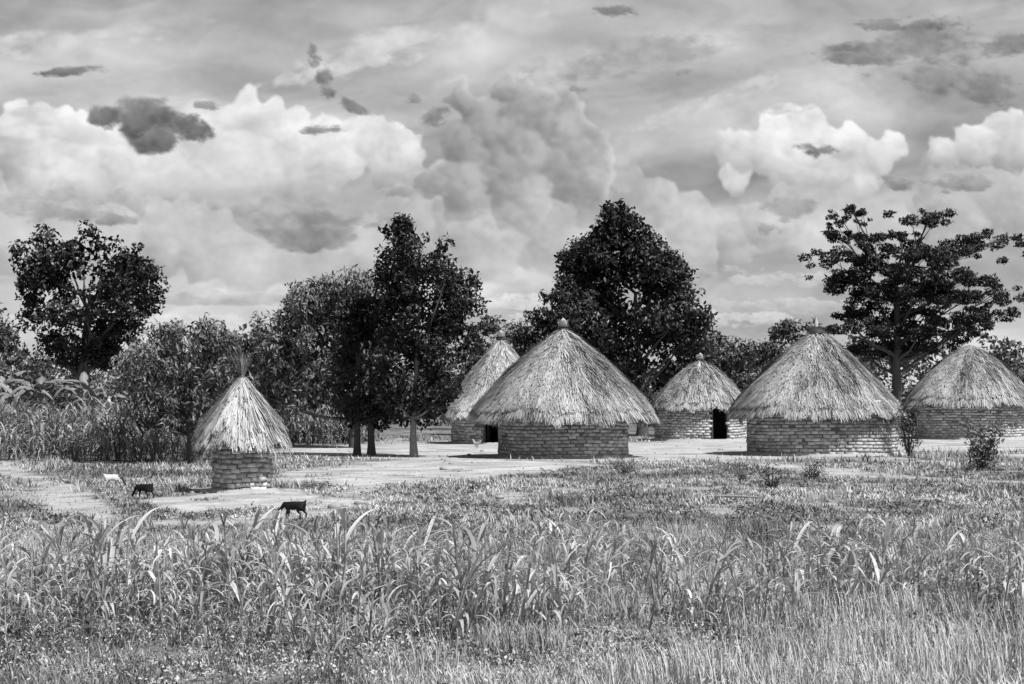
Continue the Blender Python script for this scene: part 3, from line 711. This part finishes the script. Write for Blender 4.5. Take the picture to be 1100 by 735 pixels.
# ---------------------------------------------------------------- grass and weeds
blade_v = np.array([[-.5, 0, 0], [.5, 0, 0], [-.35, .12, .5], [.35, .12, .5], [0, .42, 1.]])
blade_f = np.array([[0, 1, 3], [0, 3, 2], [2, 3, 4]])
def grass(n, yr, hgt, wid, seed, spread=2.5, clump=0.6, pw=1.0, leanr=(.5, 1.6)):
    R = np.random.default_rng(seed)
    y = yr[0]+(yr[1]-yr[0])*R.random(n)**pw; x = R.uniform(-1, 1, n)*(y*.25+spread)
    b = bare(x, y); pn = fbm(x*1.1+seed, y*.9, 4); fine = fbm(x*4.5+seed, y*3.5, 3)
    keep = (R.random(n) > b*.985) & (R.random(n) < sstep(.34, .60, pn*clump+fine*(1-clump)+.03))
    x, y, pn, fine, b = x[keep], y[keep], pn[keep], fine[keep], b[keep]; k = len(x)
    tall = 1+1.4*sstep(.58, .70, fbm(x*.8+71, y*.6+13, 3))
    hh = R.uniform(hgt[0], hgt[1], k)*(.45+1.1*fine)*(1-.6*b)*tall
    ww = R.uniform(wid[0], wid[1], k)
    patch = fbm(x*.45+30, y*.25+seed, 4)-.5
    sh = np.clip(.48+R.normal(0, .22, k)+patch*2.2+(pn-.5)*.8, .02, 1)
    lean = R.uniform(leanr[0], leanr[1], k)/tall
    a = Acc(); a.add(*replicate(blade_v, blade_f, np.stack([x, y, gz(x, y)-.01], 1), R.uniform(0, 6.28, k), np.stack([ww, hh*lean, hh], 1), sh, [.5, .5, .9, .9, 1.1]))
    return a
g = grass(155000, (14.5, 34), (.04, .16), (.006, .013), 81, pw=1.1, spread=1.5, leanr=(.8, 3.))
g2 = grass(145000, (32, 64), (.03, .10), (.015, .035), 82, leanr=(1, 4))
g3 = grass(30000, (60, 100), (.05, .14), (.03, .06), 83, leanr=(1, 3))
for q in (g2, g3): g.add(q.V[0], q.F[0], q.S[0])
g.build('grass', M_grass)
def weeds():
    R = np.random.default_rng(90); a = Acc()
    def herbs(n, y0, y1, m, rr, size, k0, k1, mu, sp, zs=1.5, pw=1.1, off=0.):
        y = y0+(y1-y0)*R.random(n)**pw; x = R.uniform(-1, 1, n)*(y*.25+sp)
        b = bare(x, y); k = (b < .3) & ~near_goat(x, y) & (R.random(n) < sstep(k0, k1, fbm(x*.9+2+off, y*.8+off, 4))); x, y = x[k], y[k]
        n = len(x); r = R.uniform(rr[0], rr[1], n)
        X = np.repeat(x, m); Y = np.repeat(y, m); Rr = np.repeat(r, m); N = len(X)
        d = R.normal(size=(N, 3)); d[:, 2] = abs(d[:, 2]); d /= np.linalg.norm(d, axis=1)[:, None]
        P = np.stack([X, Y, gz(X, Y)], 1)+d*Rr[:, None]*R.uniform(.3, 1.1, N)[:, None]*np.array([1, 1, zs])
        sh = np.clip(np.repeat(R.normal(mu, .22, n), m)+R.normal(0, .17, N), .03, 1)
        leaves(a, P, d, size, R, sh, .45, .2)
    herbs(13000, 14.5, 32, 13, (.04, .14), .042, .38, .60, .50, 1.5)
    herbs(2600, 18, 34, 16, (.06, .17), .06, .45, .62, .10, 1.5, off=40)
    herbs(4200, 34, 64, 20, (.06, .22), .075, .44, .60, .10, 3, .7, off=11)
    herbs(1500, 34, 64, 14, (.07, .16), .06, .42, .6, .45, 3, .7)
    a.build('weeds', M_grass)
weeds()

# ---------------------------------------------------------------- banana plants
def banana(X, Y, seed, H=1.6):
    R = np.random.default_rng(seed); e = empty('banana_plant', (X, Y, 0)); a = Acc()
    t = Acc(); tube(t, [(0, 0, -.05), (.02, 0, H*.5), (0, 0, H)], [.13, .11, .07], .5, 9); t.build('stem', M_banana, e)
    for i in range(10):
        az = i*2.4+R.normal(0, .3); el = R.uniform(.8, 1.45); L = R.uniform(1.5, 2.3); p = np.array([0, 0, H-.1]); k = 16; curl = R.uniform(.09, .20)
        V = []; F = []; S = []
        for s in range(k+1):
            w = .20*math.sin(math.pi*min(1, (s+.6)/k*.95))**.7 if s > 2 else .025
            wl = w*R.uniform(.55, 1.1); wr_ = w*R.uniform(.55, 1.1)
            sd = np.array([-math.sin(az), math.cos(az), 0]); dn = np.array([0, 0, -1.])
            V += [p-sd*wl+dn*wl*.5, p, p+sd*wr_+dn*wr_*.5]; S += [.45, .95, .4]
            d = np.array([math.cos(az)*math.cos(el), math.sin(az)*math.cos(el), math.sin(el)]); p = p+d*L/k; el -= curl
        for s in range(k):
            q = 3*s
            if R.random() > .12 or s < 3: F.append((q, q+1, q+4, q+3))
            if R.random() > .12 or s < 3: F.append((q+1, q+2, q+5, q+4))
        a.add(V, F, np.array(S)*R.uniform(.5, 1.1))
    a.build('leaves', M_banana, e)
banana(-20.3, 86, 1, 2.2); banana(-18.4, 84.5, 2, 2.0); banana(-17.0, 86, 3, 1.9); banana(-19.3, 84.5, 4, 1.7); banana(-21.5, 86, 5, 2.3); banana(-16.2, 84.5, 6, 1.6)

# ---------------------------------------------------------------- goats and hen
def goat(X, Y, rot, scale, mat, seed, horns=True):
    e = empty('goat', (X, Y, float(gz(np.array([X]), np.array([Y]))[0])+.005)); e.rotation_euler[2] = rot; e.scale = (scale,)*3
    hd = [((.38, 0, .54), .10), ((.48, 0, .42), .068), ((.55, 0, .29), .055), ((.60, .0, .20), .068), ((.655, 0, .11), .044), ((.68, 0, .06), .032)]
    vs = [((-.32, 0, .53), .145), ((-.12, 0, .495), .17), ((.08, 0, .485), .175), ((.26, 0, .52), .155)]
    ed = [(0, 1), (1, 2), (2, 3)]
    def chain(par, lst):
        for p in lst:
            vs.append(p); ed.append((par, len(vs)-1)); par = len(vs)-1
    chain(3, hd)
    chain(0, [((-.44, 0, .63), .042), ((-.49, 0, .71), .026)])
    st = .08
    for s in (-1, 1):
        k = s*st
        chain(0, [((-.32+k*.3, s*.10, .40), .095), ((-.25+k, s*.11, .31), .06), ((-.38+k, s*.105, .19), .032), ((-.36+k, s*.105, .08), .026), ((-.345+k, s*.105, .015), .032)])
        chain(3, [((.24-k*.3, s*.09, .37), .075), ((.22-k, s*.10, .28), .046), ((.245-k, s*.095, .17), .031), ((.24-k, s*.095, .08), .025), ((.255-k, s*.095, .015), .031)])
    me = bpy.data.meshes.new('body'); me.from_pydata([v[0] for v in vs], ed, []); ob = bpy.data.objects.new('body', me); sc.collection.objects.link(ob); ob.parent = e
    md = ob.modifiers.new('skin', 'SKIN'); md.use_smooth_shade = True
    for i, v in enumerate(vs): me.skin_vertices[0].data[i].radius = (v[1], v[1])
    me.skin_vertices[0].data[0].use_root = True
    ob.modifiers.new('sub', 'SUBSURF').levels = 2; ob.modifiers['sub'].render_levels = 2
    me.materials.append(mat)
    hp = np.array(hd[3][0])
    q = Acc()
    for s in (-1, 1):
        o = hp+np.array([-.04, s*.05, .04])
        q.add([o, o+[-.03, s*.08, .02], o+[-.05, s*.16, -.04], o+[.01, s*.08, -.05]], [[0, 1, 2, 3]], .5)
        if horns: tube(q, [hp+np.array([-.03, s*.03, .04]), hp+np.array([.02, s*.045, .14]), hp+np.array([-.02, s*.06, .23])], [.022, .016, .004], .5, 5)
    q.build('ears_and_horns', mat if mat is M_black else M_wood, e)
goat(GOATS[0][0], GOATS[0][1], math.pi-.30, .47, M_black, 1)
goat(GOATS[1][0], GOATS[1][1], math.pi-.5, .46, M_black, 2)
goat(GOATS[2][0], GOATS[2][1], .45, .46, M_pied, 3)
def hen(X, Y, rot, s):
    e = empty('hen', (X, Y, 0)); e.rotation_euler[2] = rot; e.scale = (s,)*3
    vs = [((0, 0, .2), .085), ((.1, 0, .22), .07), ((.16, 0, .31), .035), ((.18, 0, .37), .035), ((.23, 0, .365), .01), ((-.12, 0, .24), .05), ((-.2, 0, .33), .03), ((0, .04, .1), .025), ((0, .04, .01), .01), ((0, -.04, .1), .025), ((0, -.04, .01), .01)]
    ed = [(0, 1), (1, 2), (2, 3), (3, 4), (0, 5), (5, 6), (0, 7), (7, 8), (0, 9), (9, 10)]
    me = bpy.data.meshes.new('body'); me.from_pydata([v[0] for v in vs], ed, []); ob = bpy.data.objects.new('body', me); sc.collection.objects.link(ob); ob.parent = e
    ob.modifiers.new('skin', 'SKIN')
    for i, v in enumerate(vs): me.skin_vertices[0].data[i].radius = (v[1], v[1])
    me.skin_vertices[0].data[0].use_root = True
    ob.modifiers.new('sub', 'SUBSURF').levels = 2; me.materials.append(M_white)
hen(-1.3, 80, 2.6, .9)

# ---------------------------------------------------------------- stones, log
def stones(name, L, seed):
    import bmesh
    R = np.random.default_rng(seed); a = Acc()
    b = bmesh.new(); bmesh.ops.create_icosphere(b, subdivisions=2, radius=1)
    V0 = np.array([v.co[:] for v in b.verts]); F0 = np.array([[v.index for v in f.verts] for f in b.faces]); b.free()
    for (x, y, r) in L:
        V = V0*(1+.3*(fbm(V0[:, 0]*1.5+x*9, V0[:, 1]*1.5+V0[:, 2]*1.3+y, 3)-.5)[:, None]*2)*r*np.array([1, .8, .55])
        a.add(V+[x, y, r*.2], F0, R.uniform(.3, .9))
    a.build(name, M_rock)
Ls = [(-5.9, 33.6, .12), (-6.2, 34.2, .08), (-3.2, 41.5, .1), (-3.35, 40.9, .14), (-3.0, 42.3, .09), (-1.9, 60, .12)]
stones('stones', Ls+[(float(R.uniform(-9, 12)), float(R.uniform(40, 80)), float(R.uniform(.03, .09))) for _ in range(90)], 5)
q = Acc(); tube(q, [(3.9, 43.6, .08), (4.2, 43.45, .10), (4.6, 43.55, .09), (5.05, 43.4, .07)], [.03, .03, .024, .014], .7, 8); q.build('fallen_pole', M_barkpale)

# ---------------------------------------------------------------- light, world, camera
EL, AZ = math.radians(56), math.radians(130)
sd = Vector((math.sin(AZ)*math.cos(EL), math.cos(AZ)*math.cos(EL), math.sin(EL)))
sl = bpy.data.lights.new('sun', 'SUN'); sl.energy = 5.0; sl.angle = math.radians(.5); sl.color = (1, 1, 1)
so = bpy.data.objects.new('sun', sl); sc.collection.objects.link(so); so.rotation_euler = sd.to_track_quat('Z', 'Y').to_euler(); so.location = (20, -20, 40)
w = bpy.data.worlds.new('World'); sc.world = w; w.use_nodes = True
N = w.node_tree.nodes; L = w.node_tree.links
bg = N['Background']; sk = N.new('ShaderNodeTexSky'); sk.sky_type = 'NISHITA'; sk.sun_disc = False; sk.sun_elevation = EL; sk.sun_rotation = AZ
sk.air_density = 1.; sk.dust_density = 2.
bw = N.new('ShaderNodeRGBToBW'); L.new(sk.outputs[0], bw.inputs[0]); L.new(bw.outputs[0], bg.inputs['Color']); bg.inputs['Strength'].default_value = .08
cam = bpy.data.cameras.new('camera'); co = bpy.data.objects.new('camera', cam); sc.collection.objects.link(co); sc.camera = co
cam.sensor_width = 36; cam.lens = 76.15; cam.clip_end = 12000; cam.clip_start = .1
co.location = (0, 0, CAMH); co.rotation_euler = (math.radians(90+1.17), 0, 0)
sc.view_settings.view_transform = 'Standard'; sc.view_settings.look = 'None'; sc.view_settings.exposure = 0; sc.view_settings.gamma = 1
